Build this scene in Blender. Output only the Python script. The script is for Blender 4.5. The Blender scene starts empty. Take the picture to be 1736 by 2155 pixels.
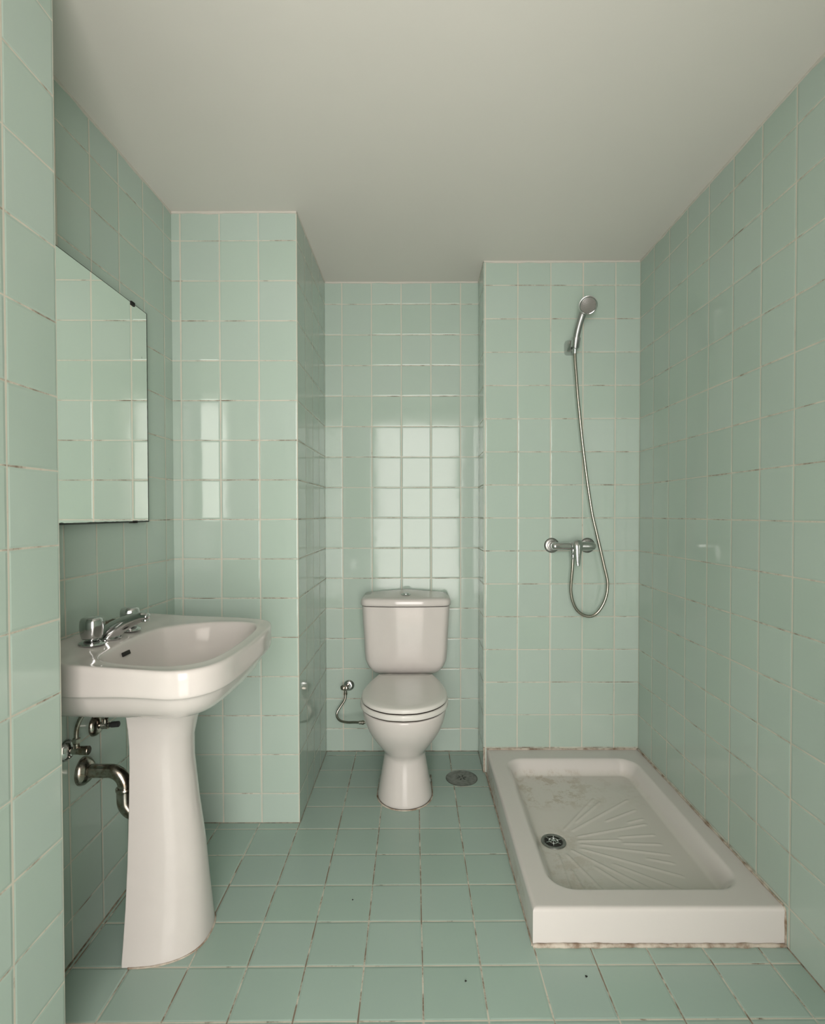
import bpy, bmesh, math, random
from math import sin, cos, pi, radians
from mathutils import Vector, Matrix, noise as mnoise

random.seed(4)
scene = bpy.context.scene
COL = scene.collection

# ------------------------------------------------------------------ camera
YAW, PITCH, ROLL = -0.00158, -0.01662, 0.0016
CAM_H = 1.1848
cam_data = bpy.data.cameras.new('camera')
cam = bpy.data.objects.new('camera', cam_data)
COL.objects.link(cam)
cam_data.sensor_width = 36.0
cam_data.sensor_height = 36.0
cam_data.lens = 36.0 * 1127.47 / 2155.0
cam_data.shift_x = -7.627 / 2155.0
cam_data.shift_y = 20.56 / 2155.0
cam_data.clip_start = 0.01
def cam_rows():
    c, s = cos(YAW), sin(YAW)
    cp, sp = cos(PITCH), sin(PITCH)
    cr, sr = cos(ROLL), sin(ROLL)
    # axes in (right, up, depth) order
    x = Vector((c, 0, -s)); z = Vector((s, 0, c)); y = Vector((0, 1, 0))
    y2 = cp * y - sp * z; z2 = sp * y + cp * z
    x3 = cr * x - sr * y2; y3 = sr * x + cr * y2
    sw = lambda v: Vector((v.x, v.z, v.y))
    return sw(x3), sw(y3), -sw(z2)
rx, ry, rz = cam_rows()
M = Matrix((rx, ry, rz)).transposed().to_4x4()
M.translation = Vector((0, 0, CAM_H))
cam.matrix_world = M
scene.camera = cam

# ------------------------------------------------------------------ world, light, exposure
world = bpy.data.worlds.new('world')
scene.world = world
world.use_nodes = True
world.node_tree.nodes['Background'].inputs[0].default_value = (0.75, 0.85, 1.0, 1)
world.node_tree.nodes['Background'].inputs[1].default_value = 0.5
scene.view_settings.view_transform = 'Standard'
scene.view_settings.look = 'None'
scene.view_settings.gamma = 1.0
scene.view_settings.use_curve_mapping = False
scene.view_settings.exposure = 0.0

def area_light(name, loc, rot, sx, sy, power, color):
    d = bpy.data.lights.new(name, 'AREA')
    d.shape = 'RECTANGLE'; d.size = sx; d.size_y = sy
    d.energy = power; d.color = color
    o = bpy.data.objects.new(name, d)
    o.location = loc; o.rotation_euler = rot
    COL.objects.link(o)
    return o
# daylight of the bright hall behind the open doorway the photograph is taken from
area_light('hall_daylight', (0.05, -1.55, 1.22), (radians(90), 0, 0), 1.9, 2.2, 122, (1.0, 0.965, 0.945))

# ------------------------------------------------------------------ helpers
def link(o, parent=None):
    COL.objects.link(o)
    if parent: o.parent = parent
    return o
def mesh_obj(name, verts, faces, mat, parent=None, smooth=True, auto=None):
    me = bpy.data.meshes.new(name)
    me.from_pydata([tuple(v) for v in verts], [], faces)
    bm = bmesh.new(); bm.from_mesh(me)
    bmesh.ops.recalc_face_normals(bm, faces=bm.faces)
    bm.to_mesh(me); bm.free()
    me.update()
    for p in me.polygons: p.use_smooth = smooth
    if mat: me.materials.append(mat)
    o = bpy.data.objects.new(name, me)
    link(o, parent)
    if auto is not None and smooth:
        try:
            me.set_sharp_from_angle(angle=radians(auto))
        except Exception: pass
    return o
class MB:
    def __init__(s): s.v = []; s.f = []
    def add(s, v, f):
        n = len(s.v); s.v += [tuple(p) for p in v]; s.f += [tuple(i + n for i in q) for q in f]
    def box(s, x0, x1, y0, y1, z0, z1):
        v = [(x, y, z) for x in (x0, x1) for y in (y0, y1) for z in (z0, z1)]
        s.add(v, [(0,1,3,2),(4,6,7,5),(0,4,5,1),(2,3,7,6),(0,2,6,4),(1,5,7,3)])
    def rings(s, rs, cap0=True, cap1=True, closed=True):
        n = len(rs[0]); v = []; f = []
        for r in rs: v += r
        for i in range(len(rs) - 1):
            for j in range(n if closed else n - 1):
                k = (j + 1) % n
                f.append((i*n+j, i*n+k, (i+1)*n+k, (i+1)*n+j))
        if cap0:
            c = len(v); v.append(sum((Vector(p) for p in rs[0]), Vector()) / n)
            f += [(c, (j+1) % n, j) for j in range(n)]
        if cap1:
            c = len(v); v.append(sum((Vector(p) for p in rs[-1]), Vector()) / n)
            b = (len(rs)-1)*n
            f += [(c, b+j, b+(j+1) % n) for j in range(n)]
        s.add(v, f)
    def tube(s, pts, rad, seg=16, cap=True):
        pts = [Vector(p) for p in pts]
        if not isinstance(rad, (list, tuple)): rad = [rad]*len(pts)
        rs = []; up = None
        for i, p in enumerate(pts):
            t = (pts[min(i+1, len(pts)-1)] - pts[max(i-1, 0)]).normalized()
            if up is None:
                up = Vector((0, 0, 1)) if abs(t.z) < .9 else Vector((1, 0, 0))
            a = (up - t*up.dot(t)).normalized(); up = a
            b = t.cross(a)
            rs.append([p + rad[i]*(cos(2*pi*k/seg)*a + sin(2*pi*k/seg)*b) for k in range(seg)])
        s.rings(rs, cap, cap)
    def lathe(s, prof, base, axis, seg=32, lobes=0, amp=0):
        base = Vector(base); ax = Vector(axis).normalized()
        up = Vector((0, 0, 1)) if abs(ax.z) < .9 else Vector((1, 0, 0))
        a = (up - ax*up.dot(ax)).normalized(); b = ax.cross(a)
        rs = []
        for (r, h) in prof:
            ring = []
            for k in range(seg):
                th = 2*pi*k/seg
                q = r*(1 + (amp*cos(lobes*th) if lobes else 0))
                ring.append(base + ax*h + q*(cos(th)*a + sin(th)*b))
            rs.append(ring)
        s.rings(rs, True, True)
    def build(s, name, mat, parent=None, smooth=True, auto=40, bevel=None):
        o = mesh_obj(name, s.v, s.f, mat, parent, smooth, auto)
        if bevel:
            m = o.modifiers.new('bevel', 'BEVEL'); m.width = bevel; m.segments = 3
            m.limit_method = 'ANGLE'; m.angle_limit = radians(40)
        return o
def crom(pts, n, closed=False):
    P = [Vector(p) for p in pts]; out = []
    m = len(P)
    segs = m if closed else m - 1
    for i in range(segs):
        if closed: a, b, c, d = P[(i-1) % m], P[i], P[(i+1) % m], P[(i+2) % m]
        else: a, b, c, d = P[max(i-1, 0)], P[i], P[i+1], P[min(i+2, m-1)]
        for k in range(n):
            t = k/n
            out.append(.5*((2*b) + (c-a)*t + (2*a-5*b+4*c-d)*t*t + (3*b-a-3*c+d)*t**3))
    if not closed: out.append(P[-1])
    return out
def lerp(a, b, t): return a + (b-a)*t
def sstep(a, b, x):
    t = max(0, min(1, (x-a)/(b-a))); return t*t*(3-2*t)
def thing(name, label, cat, loc, group=None):
    o = bpy.data.objects.new(name, None)
    o.empty_display_size = .05
    COL.objects.link(o)
    o['label'] = label; o['category'] = cat
    if group: o['group'] = group
    o.location = loc
    ROOTS.append(o)
    return o
ROOTS = []
def tag(o, label, cat, group=None):
    o['label'] = label; o['category'] = cat
    if group: o['group'] = group
    return o
def struct(o): o['kind'] = 'structure'; return o

# ------------------------------------------------------------------ materials
def new_mat(name):
    m = bpy.data.materials.new(name); m.use_nodes = True
    return m, m.node_tree.nodes, m.node_tree.links, m.node_tree.nodes['Principled BSDF']
class NT:
    def __init__(s, nt): s.nt = nt; s.n = nt.nodes; s.l = nt.links
    def put(s, sock, v):
        if isinstance(v, bpy.types.NodeSocket): s.l.new(v, sock)
        else: sock.default_value = v
    def math(s, op, a, b=0.0, c=None, clamp=False):
        m = s.n.new('ShaderNodeMath'); m.operation = op; m.use_clamp = clamp
        s.put(m.inputs[0], a); s.put(m.inputs[1], b)
        if c is not None: s.put(m.inputs[2], c)
        return m.outputs[0]
    def noise(s, vec, scale, detail=2, rough=.5):
        m = s.n.new('ShaderNodeTexNoise'); s.put(m.inputs['Vector'], vec)
        m.inputs['Scale'].default_value = scale; m.inputs['Detail'].default_value = detail
        m.inputs['Roughness'].default_value = rough
        return m.outputs['Fac']
    def mix(s, f, a, b):
        m = s.n.new('ShaderNodeMix'); m.data_type = 'RGBA'
        s.put(m.inputs[0], f); s.put(m.inputs[6], a); s.put(m.inputs[7], b)
        return m.outputs[2]
    def ramp(s, v, a, b, lo=0.0, hi=1.0):
        m = s.n.new('ShaderNodeMapRange'); m.interpolation_type = 'SMOOTHSTEP'
        s.put(m.inputs[0], v); m.inputs[1].default_value = a; m.inputs[2].default_value = b
        m.inputs[3].default_value = lo; m.inputs[4].default_value = hi
        return m.outputs[0]
    def sep(s, v):
        m = s.n.new('ShaderNodeSeparateXYZ'); s.put(m.inputs[0], v); return m.outputs
    def comb(s, x, y, z=0.0):
        m = s.n.new('ShaderNodeCombineXYZ'); s.put(m.inputs[0], x); s.put(m.inputs[1], y); s.put(m.inputs[2], z)
        return m.outputs[0]
    def bump(s, h, dist=1.0, strength=1.0, normal=None):
        m = s.n.new('ShaderNodeBump'); s.put(m.inputs['Height'], h)
        m.inputs['Distance'].default_value = dist; m.inputs['Strength'].default_value = strength
        if normal is not None: s.l.new(normal, m.inputs['Normal'])
        return m.outputs[0]

def tile_mat(name, base, base2, rough, wu, wv, dirt_u, dirt_v, tilt=.0010, seed=0.0, grout=(.60,.565,.475,1)):
    """Square glazed tiles; UV integers are the grout joints."""
    m, n, l, bs = new_mat(name)
    t = NT(m.node_tree)
    uvn = n.new('ShaderNodeUVMap'); uvn.uv_map = 'UVMap'
    pos = n.new('ShaderNodeNewGeometry').outputs['Position']
    u, v, _ = t.sep(uvn.outputs[0])
    wob = t.math('MULTIPLY', t.math('SUBTRACT', t.noise(pos, 4, 2), .5), .016)
    wob2 = t.math('MULTIPLY', t.math('SUBTRACT', t.noise(pos, 5.3, 2), .5), .016)
    u = t.math('ADD', u, wob); v = t.math('ADD', v, wob2)
    # cell id and local coordinate
    iu = t.math('FLOOR', u); iv = t.math('FLOOR', v)
    fu = t.math('SUBTRACT', u, iu); fv = t.math('SUBTRACT', v, iv)
    du = t.math('MINIMUM', fu, t.math('SUBTRACT', 1.0, fu))
    dv = t.math('MINIMUM', fv, t.math('SUBTRACT', 1.0, fv))
    wn = n.new('ShaderNodeTexWhiteNoise'); wn.noise_dimensions = '3D'
    t.put(wn.inputs['Vector'], t.comb(t.math('ADD', iu, .37), t.math('ADD', iv, .61), seed))
    r1, r2, r3 = t.sep(wn.outputs['Color'])
    # joint width breathes a little
    jw = t.ramp(t.noise(pos, 14, 3), .3, .7, .75, 1.25)
    gu = t.math('DIVIDE', du, t.math('MULTIPLY', jw, wu))
    gv = t.math('DIVIDE', dv, t.math('MULTIPLY', jw, wv))
    mu = t.ramp(gu, .75, 1.2, 1, 0); mv = t.ramp(gv, .75, 1.2, 1, 0)
    mask = t.math('MAXIMUM', mu, mv)
    # colours
    tint = t.math('ADD', t.math('MULTIPLY', r1, .6), t.math('MULTIPLY', t.noise(pos, 2.3, 3), .4))
    tilecol = t.mix(tint, base, base2)
    val = n.new('ShaderNodeHueSaturation'); t.put(val.inputs['Color'], tilecol)
    t.put(val.inputs['Value'], t.math('ADD', .975, t.math('MULTIPLY', r3, .05)))
    dn = t.noise(pos, 11, 6, .7)
    dirt = t.math('MAXIMUM', t.math('MULTIPLY', mu, t.ramp(dn, dirt_u[0], dirt_u[1])),
                  t.math('MULTIPLY', t.math('GREATER_THAN', mv, mu), t.ramp(dn, dirt_v[0], dirt_v[1])))
    gcol = t.mix(dirt, grout, (.22, .17, .125, 1))
    col = t.mix(mask, val.outputs[0], gcol)
    l.new(col, bs.inputs['Base Color'])
    l.new(t.math('ADD', t.math('MULTIPLY', mask, .6), t.math('ADD', rough, t.math('MULTIPLY', t.noise(pos, 30, 2), .05))), bs.inputs['Roughness'])
    bs.inputs['IOR'].default_value = 1.5
    bs.inputs['Specular IOR Level'].default_value = .30
    # relief in metres: rounded tile edge, sunk joint, small tilt of each tile, glaze ripple
    eu = t.ramp(du, wu*.8, wu + .035); ev = t.ramp(dv, wv*.8, wv + .035)
    edge = t.math('MULTIPLY', t.math('MULTIPLY', eu, ev), .0008)
    tl = t.math('ADD', t.math('MULTIPLY', t.math('SUBTRACT', fu, .5), t.math('MULTIPLY', t.math('SUBTRACT', r2, .5), tilt)),
                t.math('MULTIPLY', t.math('SUBTRACT', fv, .5), t.math('MULTIPLY', t.math('SUBTRACT', r1, .5), tilt)))
    rip = t.math('MULTIPLY', t.noise(pos, 16, 1), .00035)
    h = t.math('ADD', t.math('ADD', edge, tl), rip)
    l.new(t.bump(h, 1.0), bs.inputs['Normal'])
    return m
TG1 = (.420, .522, .447, 1); TG2 = (.447, .535, .480, 1)
M_wall = tile_mat('mint_wall_tile', TG1, TG2, .06, .016, .012, (.62, .80), (.46, .68))
M_floor = tile_mat('mint_floor_tile', (.340, .450, .382, 1), (.375, .475, .425, 1), .22, .012, .012, (.40, .55), (.55, .68), .0008, 5.0)

def simple(name, col, rough, metal=0.0, coat=0.0, bumpscale=None, bumpamt=0, var=None, varscale=20):
    m, n, l, bs = new_mat(name); t = NT(m.node_tree)
    pos = n.new('ShaderNodeNewGeometry').outputs['Position']
    if var:
        l.new(t.mix(t.ramp(t.noise(pos, varscale, 5, .6), .35, .7), (*col, 1), (*var, 1)), bs.inputs['Base Color'])
    else:
        l.new(t.mix(t.noise(pos, varscale, 2), (*[c*.98 for c in col], 1), (*[min(1, c*1.02) for c in col], 1)), bs.inputs['Base Color'])
    bs.inputs['Roughness'].default_value = rough
    bs.inputs['Metallic'].default_value = metal
    bs.inputs['Coat Weight'].default_value = coat
    bs.inputs['Coat Roughness'].default_value = .05
    if bumpscale:
        l.new(t.bump(t.math('MULTIPLY', t.noise(pos, bumpscale, 4), bumpamt), 1.0), bs.inputs['Normal'])
    return m
M_ceil = simple('ceiling_paint', (.77, .735, .685), .8, bumpscale=9, bumpamt=.001, var=(.76, .725, .68), varscale=1.5)
M_porc = simple('white_porcelain', (.635, .595, .565), .09)
M_seat = simple('white_seat_plastic', (.70, .675, .635), .22)
M_chrome = simple('chrome', (.58, .58, .58), .13, 1.0)
M_chrome2 = simple('satin_chrome', (.46, .46, .45), .30, 1.0)
M_aged = simple('tarnished_chrome', (.50, .47, .43), .20, 1.0, var=(.26, .20, .15), varscale=60)
M_hose = simple('steel_hose', (.40, .375, .325), .25, 1.0)
M_dark = simple('dark_recess', (.012, .010, .008), .7)
M_rubber = simple('black_rubber', (.03, .03, .03), .5)
M_mirror_edge = simple('blackened_glass_edge', (.022, .028, .022), .5)
M_caulk = simple('old_sealant', (.56, .50, .42), .6, var=(.20, .13, .08), varscale=26, bumpscale=60, bumpamt=.003)
M_paintline = simple('paint_line', (.60, .57, .51), .7)
M_drainmetal = simple('dull_drain_metal', (.27, .27, .255), .42, .8, var=(.18, .18, .17), varscale=60)
M_hall = simple('hall_plaster', (.84, .81, .77), .9)

def mirror_mat():
    m, n, l, bs = new_mat('mirror_glass'); t = NT(m.node_tree)
    pos = n.new('ShaderNodeNewGeometry').outputs['Position']
    sp = t.ramp(t.noise(pos, 16, 5), .70, .78)
    l.new(t.mix(sp, (.88, .905, .87, 1), (.25, .28, .24, 1)), bs.inputs['Base Color'])
    bs.inputs['Metallic'].default_value = 1.0
    bs.inputs['Roughness'].default_value = .015
    return m
M_mirror = mirror_mat()

def tray_mat():
    m, n, l, bs = new_mat('stained_tray_porcelain'); t = NT(m.node_tree)
    pos = n.new('ShaderNodeNewGeometry').outputs['Position']
    x, y, z = t.sep(pos)
    floorm = t.math('MULTIPLY', t.ramp(z, .050, .075, 1, 0), t.ramp(y, 1.50, 1.52, 0, 1))
    back = t.math('MULTIPLY', t.ramp(y, 2.02, 2.12, 0, 1), t.ramp(x, .60, .78, 1, .25))
    left = t.math('MULTIPLY', t.ramp(y, 1.98, 1.86, 0, .55), t.ramp(x, .50, .66, 1, 0))
    w = t.math('MULTIPLY', t.math('MULTIPLY', t.math('MAXIMUM', back, left), floorm), t.ramp(y, 1.50, 1.54, 0, 1))
    st = t.math('MULTIPLY', t.ramp(t.noise(pos, 17, 8, .78), .48, .60), w)
    c = t.mix(t.math('MULTIPLY', st, .62), (.640, .605, .575, 1), (.33, .235, .14, 1))
    c = t.mix(t.math('MULTIPLY', floorm, .35), c, (.60, .575, .50, 1))
    l.new(c, bs.inputs['Base Color'])
    bs.inputs['Roughness'].default_value = .16
    return m
M_tray = tray_mat()

# ------------------------------------------------------------------ room shell
XL, XN, XP, XR = -.9216, -.4505, .302, 1.0059
YN, YT, YS = 2.0288, 2.6446, 2.4296
YF = -.20                     # inside face of the wall with the doorway
ZC = 2.3168
XJ, YJ = -.7275, 1.0879
V0, VP = .1135, .1496
def vmap(z): return (z - V0)/VP
def interp(x, br):
    br = sorted(br)
    if x <= br[0][0]:
        (a, ua), (b, ub) = br[0], br[1]
    elif x >= br[-1][0]:
        (a, ua), (b, ub) = br[-2], br[-1]
    else:
        for (a, ua), (b, ub) in zip(br, br[1:]):
            if a <= x <= b: break
    return ua + (x-a)*(ub-ua)/(b-a)
def wall(name, kind, const, a0, a1, ubr, vf=vmap, off=None, z0=0.0, z1=ZC, thick=.08, out=1):
    """A tiled wall face; kind 'x' runs along x at y=const, kind 'y' runs along y at x=const."""
    us = sorted(set([a0, a1] + [b for b, _ in ubr if min(a0, a1) < b < max(a0, a1)]))
    zs = [z0 + (z1-z0)*i/16 for i in range(17)]
    verts = []; faces = []; uvs = []
    for a in us:
        for z in zs:
            c = const + (off(a, z) if off else 0)
            verts.append((a, c, z) if kind == 'x' else (c, a, z))
            uvs.append((interp(a, ubr), vf(z)))
    nz = len(zs)
    for i in range(len(us)-1):
        for j in range(nz-1):
            faces.append((i*nz+j, (i+1)*nz+j, (i+1)*nz+j+1, i*nz+j+1))
    # thickness away from the room
    n0 = len(verts)
    dv = Vector((0, thick*out, 0)) if kind == 'x' else Vector((thick*out, 0, 0))
    verts += [tuple(Vector(p) + dv) for p in verts[:n0]]
    uvs += uvs[:n0]
    faces += [tuple(reversed([i+n0 for i in f])) for f in faces[:]]
    def edge(idx):
        for p, q in zip(idx, idx[1:]): faces.append((p, q, q+n0, p+n0))
    m = len(us)
    edge([i*nz for i in range(m)]); edge([i*nz+nz-1 for i in range(m)])
    edge(list(range(nz))); edge([(m-1)*nz+j for j in range(nz)])
    me = bpy.data.meshes.new(name)
    me.from_pydata(verts, [], faces)
    uvl = me.uv_layers.new(name='UVMap')
    for lp in me.loops: uvl.data[lp.index].uv = uvs[lp.vertex_index]
    bm = bmesh.new(); bm.from_mesh(me); bmesh.ops.recalc_face_normals(bm, faces=bm.faces); bm.to_mesh(me); bm.free()
    me.materials.append(M_wall)
    for p in me.polygons: p.use_smooth = False
    o = bpy.data.objects.new(name, me); COL.objects.link(o)
    return struct(o)
# wall behind the toilet
wall('wall_back', 'x', YT, XN, XP, [(-.3668, 1), (-.222, 2), (-.076, 3), (.0697, 4), (.2149, 5), (.36, 6), (-.512, 0)])
# wall of the washbasin niche facing the room, and its side toward the toilet
wall('wall_chase_front', 'x', YN, XL, XN, [(-.8888, 1), (-.7413, 2), (-.5946, 3), (XN, 4), (-1.036, 0)], thick=.04)
wall('wall_chase_side', 'y', XN + .0004, YN + .0008, YT, [(YN, 0), (2.176, 1), (2.3235, 2), (2.471, 3), (2.6185, 4)], out=-1, thick=.04)
# shower wall and the return beside the toilet
wall('wall_shower', 'x', YS, XP, XR, [(.3093, 0), (.4556, 1), (.604, 2), (.7502, 3), (.8964, 4), (1.043, 5)], thick=.04)
wall('wall_shower_return', 'y', XP - .0004, YS + .0008, YT, [(YS, 0), (2.576, 1), (2.72, 2)], out=1, thick=.04)
ubr = [(2.287, 0), (2.1485, 1), (2.0063, 2), (1.8589, 3), (1.7164, 4), (1.576, 5), (1.4342, 6), (1.29, 7), (-.21, 17)]
wall('wall_right', 'y', XR, YF, YS + .03, [(a, u) for a, u in ubr], out=1)
def lean(y, z):
    s = max(0, (2.03 - y)/.67)
    return -s*lerp(-.009, .016, z/2.3)
wall('wall_left', 'y', XL, 1.0, YN + .02, [(1.968, 1), (1.829, 2), (1.6845, 3), (1.5428, 4), (1.3994, 5), (1.256, 6), (.96, 8)], off=lean, out=-1)
vj = lambda z: (z - .0708)/.1499
wall('wall_jamb', 'y', XJ, YF, YJ - .0003, [(YJ, 0), (.9512, 1), (-.2488, 9)], vf=vj, out=-1, thick=.05)
wall('wall_jamb_return', 'x', YJ, XL - .08, XJ - .0008, [(XJ, 0), (-.8675, 1), (-1.0075, 2)], vf=vj, out=-1, thick=.05)
# wall with the doorway behind the camera
DX0, DX1, DZ = -.4226, .4413, 2.15
b = MB()
b.box(XJ - .05, DX0, YF - .12, YF, 0, ZC); b.box(DX1, XR + .08, YF - .12, YF, 0, ZC); b.box(DX0, DX1, YF - .12, YF, DZ, ZC)
struct(b.build('wall_front', M_hall, smooth=False))
b = MB()
b.box(DX0 - .07, DX0, YF, YF + .015, 0, DZ + .07); b.box(DX1, DX1 + .07, YF, YF + .015, 0, DZ + .07); b.box(DX0, DX1, YF, YF + .015, DZ, DZ + .07)
struct(b.build('trim_1', M_hall, smooth=False))
# bright hall outside the doorway
b = MB(); b.box(-1.2, -1.15, -1.8, YF - .12, 0, 2.6); struct(b.build('wall_hall_left', M_hall, smooth=False))
b = MB(); b.box(1.25, 1.3, -1.8, YF - .12, 0, 2.6); struct(b.build('wall_hall_right', M_hall, smooth=False))
b = MB(); b.box(-1.2, 1.3, -1.85, -1.8, 0, 2.6); struct(b.build('wall_hall_back', M_hall, smooth=False))

# floor
def floor_mesh():
    x0, x1, y0, y1 = -1.2, 1.3, YF - .12, 2.75
    V = [(x0, y0, 0), (x1, y0, 0), (x1, y1, 0), (x0, y1, 0)]
    V += [(x, y, -.08) for x, y, _ in V]
    F = [(0,1,2,3), (7,6,5,4), (0,4,5,1), (1,5,6,2), (2,6,7,3), (3,7,4,0)]
    me = bpy.data.meshes.new('floor'); me.from_pydata(V, [], F)
    uvl = me.uv_layers.new(name='UVMap')
    for lp in me.loops:
        x, y, _ = V[lp.vertex_index]
        dx, dy = x + .1402, y - 1.3811
        uvl.data[lp.index].uv = ((dx + .00684*dy)/.1525, (dy - .00684*dx)/.1525)
    me.materials.append(M_floor)
    o = bpy.data.objects.new('floor', me); COL.objects.link(o); struct(o)
floor_mesh()
b = MB(); b.box(-1.2, 1.3, -1.85, YF - .12, -.08, 0); struct(b.build('floor_hall', M_hall, smooth=False))
b = MB(); b.box(-1.2, 1.3, YF - .06, 2.75, ZC, ZC + .08); struct(b.build('ceiling', M_ceil, smooth=False))
b = MB(); b.box(-1.2, 1.3, -1.85, YF - .06, 2.5, 2.6); struct(b.build('ceiling_hall', M_hall, smooth=False))

# uneven painted line where the ceiling paint runs onto the tiles
def paint_line(i, pts, nrm):
    nrm = Vector(nrm); P = []
    for a, c in zip(pts, pts[1:]):
        a = Vector(a); c = Vector(c); k = max(2, int((c-a).length/.02))
        P += [a.lerp(c, j/k) for j in range(k)]
    P.append(Vector(pts[-1]))
    V = []; F = []
    for j, p in enumerate(P):
        h = .0065 + .0045*mnoise.noise(p*14 + Vector((i, 0, 0))) + .001*random.random()
        q = p + nrm*.0022
        V += [p + Vector((0, 0, .001)), q + Vector((0, 0, .001)), q + Vector((0, 0, -h)), p + Vector((0, 0, -h-.001))]
    for j in range(len(P)-1):
        for k in range(4):
            F.append((4*j+k, 4*j+(k+1) % 4, 4*j+4+(k+1) % 4, 4*j+4+k))
    struct(mesh_obj('trim_%d' % i, V, F, M_paintline, smooth=False))
lx = lambda y: XL + lean(y, ZC)
paint_line(2, [(lx(1.09), 1.09, ZC), (lx(1.5), 1.5, ZC), (XL, YN, ZC)], (1, 0, 0))
paint_line(3, [(XL, YN, ZC), (XN, YN, ZC)], (0, -1, 0))
paint_line(4, [(XN, YN, ZC), (XN, YT, ZC)], (1, 0, 0))
paint_line(5, [(XN, YT, ZC), (XP, YT, ZC)], (0, -1, 0))
paint_line(6, [(XP, YT, ZC), (XP, YS, ZC)], (-1, 0, 0))
paint_line(7, [(XP, YS, ZC), (XR, YS, ZC)], (0, -1, 0))
paint_line(8, [(XR, YS, ZC), (XR, YF, ZC)], (-1, 0, 0))

# ------------------------------------------------------------------ washbasin
WC = Vector((-.70, 1.49))
OUT = [(-.9216, 1.245), (-.88, 1.226), (-.817, 1.213), (-.697, 1.187), (-.6076, 1.168), (-.545, 1.158), (-.503, 1.167), (-.468, 1.20), (-.447, 1.26), (-.439, 1.373),
       (-.4385, 1.50), (-.444, 1.60), (-.457, 1.676), (-.478, 1.72), (-.515, 1.748), (-.58, 1.772), (-.666, 1.79), (-.745, 1.805), (-.8235, 1.82), (-.88, 1.828), (-.9216, 1.832)]
IN = [(-.745, 1.255), (-.775, 1.30), (-.787, 1.37), (-.79, 1.44), (-.787, 1.53), (-.772, 1.60), (-.748, 1.632), (-.71, 1.665), (-.66, 1.688), (-.60, 1.697),
      (-.545, 1.69), (-.505, 1.66), (-.483, 1.60), (-.475, 1.50), (-.475, 1.37), (-.486, 1.275), (-.515, 1.225), (-.57, 1.205), (-.64, 1.213), (-.70, 1.23)]
def radial(poly, c, n):
    """radius of a closed polygon (star shaped about c) at n equal angles"""
    m = len(poly); out = []
    for k in range(n):
        a = 2*pi*k/n; d = Vector((cos(a), sin(a))); best = None
        for i in range(m):
            p = Vector(poly[i][:2]) - c; q = Vector(poly[(i+1) % m][:2]) - c
            e = q - p; den = d.x*e.y - d.y*e.x
            if abs(den) < 1e-12: continue
            t = (p.x*e.y - p.y*e.x)/den; s = (p.x*d.y - p.y*d.x)/den
            if t > 0 and -1e-6 <= s <= 1+1e-6:
                if best is None or t > best: best = t
        out.append(c + d*best)
    return out
NB = 144
o_sm = crom([(x, y, 0) for x, y in OUT], 8)
i_sm = crom([(x, y, 0) for x, y in IN], 8, True)
PO = radial(o_sm, WC, NB)
IC = Vector((-.635, 1.45))
PI_ = radial(i_sm, WC, NB)
def dz(x, y=1.45): return (.006*sstep(-.80, -.84, x) + .012*sstep(-.86, -.905, x))*(1 - .75*sstep(1.66, 1.82, y))
sink = thing('washbasin', 'white porcelain pedestal washbasin with curved front mounted on the left wall', 'washbasin', (-.70, 1.49, 0))
mb = MB(); rs = []
for s, z in [(.28, .664), (.45, .676), (.66, .693), (.83, .714), (.905, .745), (.930, .766), (.940, .7735), (.982, .7755), (.997, .7785), (1.0, .786), (1.0, .80), (1.0, .818), (1.0, .829), (.996, .8345), (.988, .8385), (.978, .84)]:
    ring = []
    for p in PO:
        q = WC + (p - WC)*s
        q.x = lerp(q.x, p.x, (1 if s > .9 else .85)*sstep(-.84, -.90, p.x)*(1 if s > .4 else 0))
        ring.append(Vector((q.x, q.y, z + (dz(q.x, q.y) if z > .825 else 0) - (.013*sstep(-.60, -.84, q.x) if z < .79 else 0)*(1 if s > .6 else .4))))
    rs.append(ring)
o2 = [WC + (p - WC)*.978 for p in PO]
for t in (.2, .4, .6, .8, .93, 1.0):
    ring = []
    for a, c in zip(o2, PI_):
        a2 = Vector((min(a.x, a.x) , a.y)); q = a2.lerp(c, t)
        ring.append(Vector((q.x, q.y, (.84 + dz(q.x, q.y)) - .0012*sin(pi*t) - (.0015 if t == 1 else 0))))
    rs.append(ring)
for s, z in [(.985, .833), (.965, .822), (.94, .806), (.90, .782), (.84, .756), (.74, .733), (.60, .716), (.42, .704), (.22, .697), (.07, .694)]:
    ring = []
    for c in PI_:
        q = IC + (c - IC)*s
        back = sstep(-.70, -.78, c.x)
        ring.append(Vector((q.x, q.y, z + back*dz(-.79))))
    rs.append(ring)
mb.rings(rs, True, True)
basin = mb.build('basin', M_porc, sink, auto=None)
sb = basin.modifiers.new('sub', 'SUBSURF'); sb.levels = 1; sb.render_levels = 1
# overflow slot
V = []
c0 = Vector((-.7768, 1.4265, .8110)); 
t_y = Vector((.0, 1, 0)); t_n = Vector((.93, 0, .32)).normalized(); t_u = t_n.cross(t_y).normalized()
mb = MB()
prof = []
for sx_, su in ((-1, -1), (1, -1), (1, 1), (-1, 1)):
    prof.append((sx_*.0165, su*.0055))
ringA = [c0 + t_y*a + t_u*bb + t_n*.0015 for a, bb in prof]
ringB = [c0 + t_y*a + t_u*bb - t_n*.02 for a, bb in prof]
mb.rings([ringA, ringB])
o = mb.build('overflow_slot', M_dark, sink, smooth=False, bevel=.002); o['label'] = 'small dark overflow slot'
# waste fitting
mb = MB(); mb.lathe([(.030, 0), (.032, .002), (.026, .004), (.020, .002)], (-.635, 1.45, .6935), (0, 0, 1))
mb.build('drain_ring', M_chrome2, sink)
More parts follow.
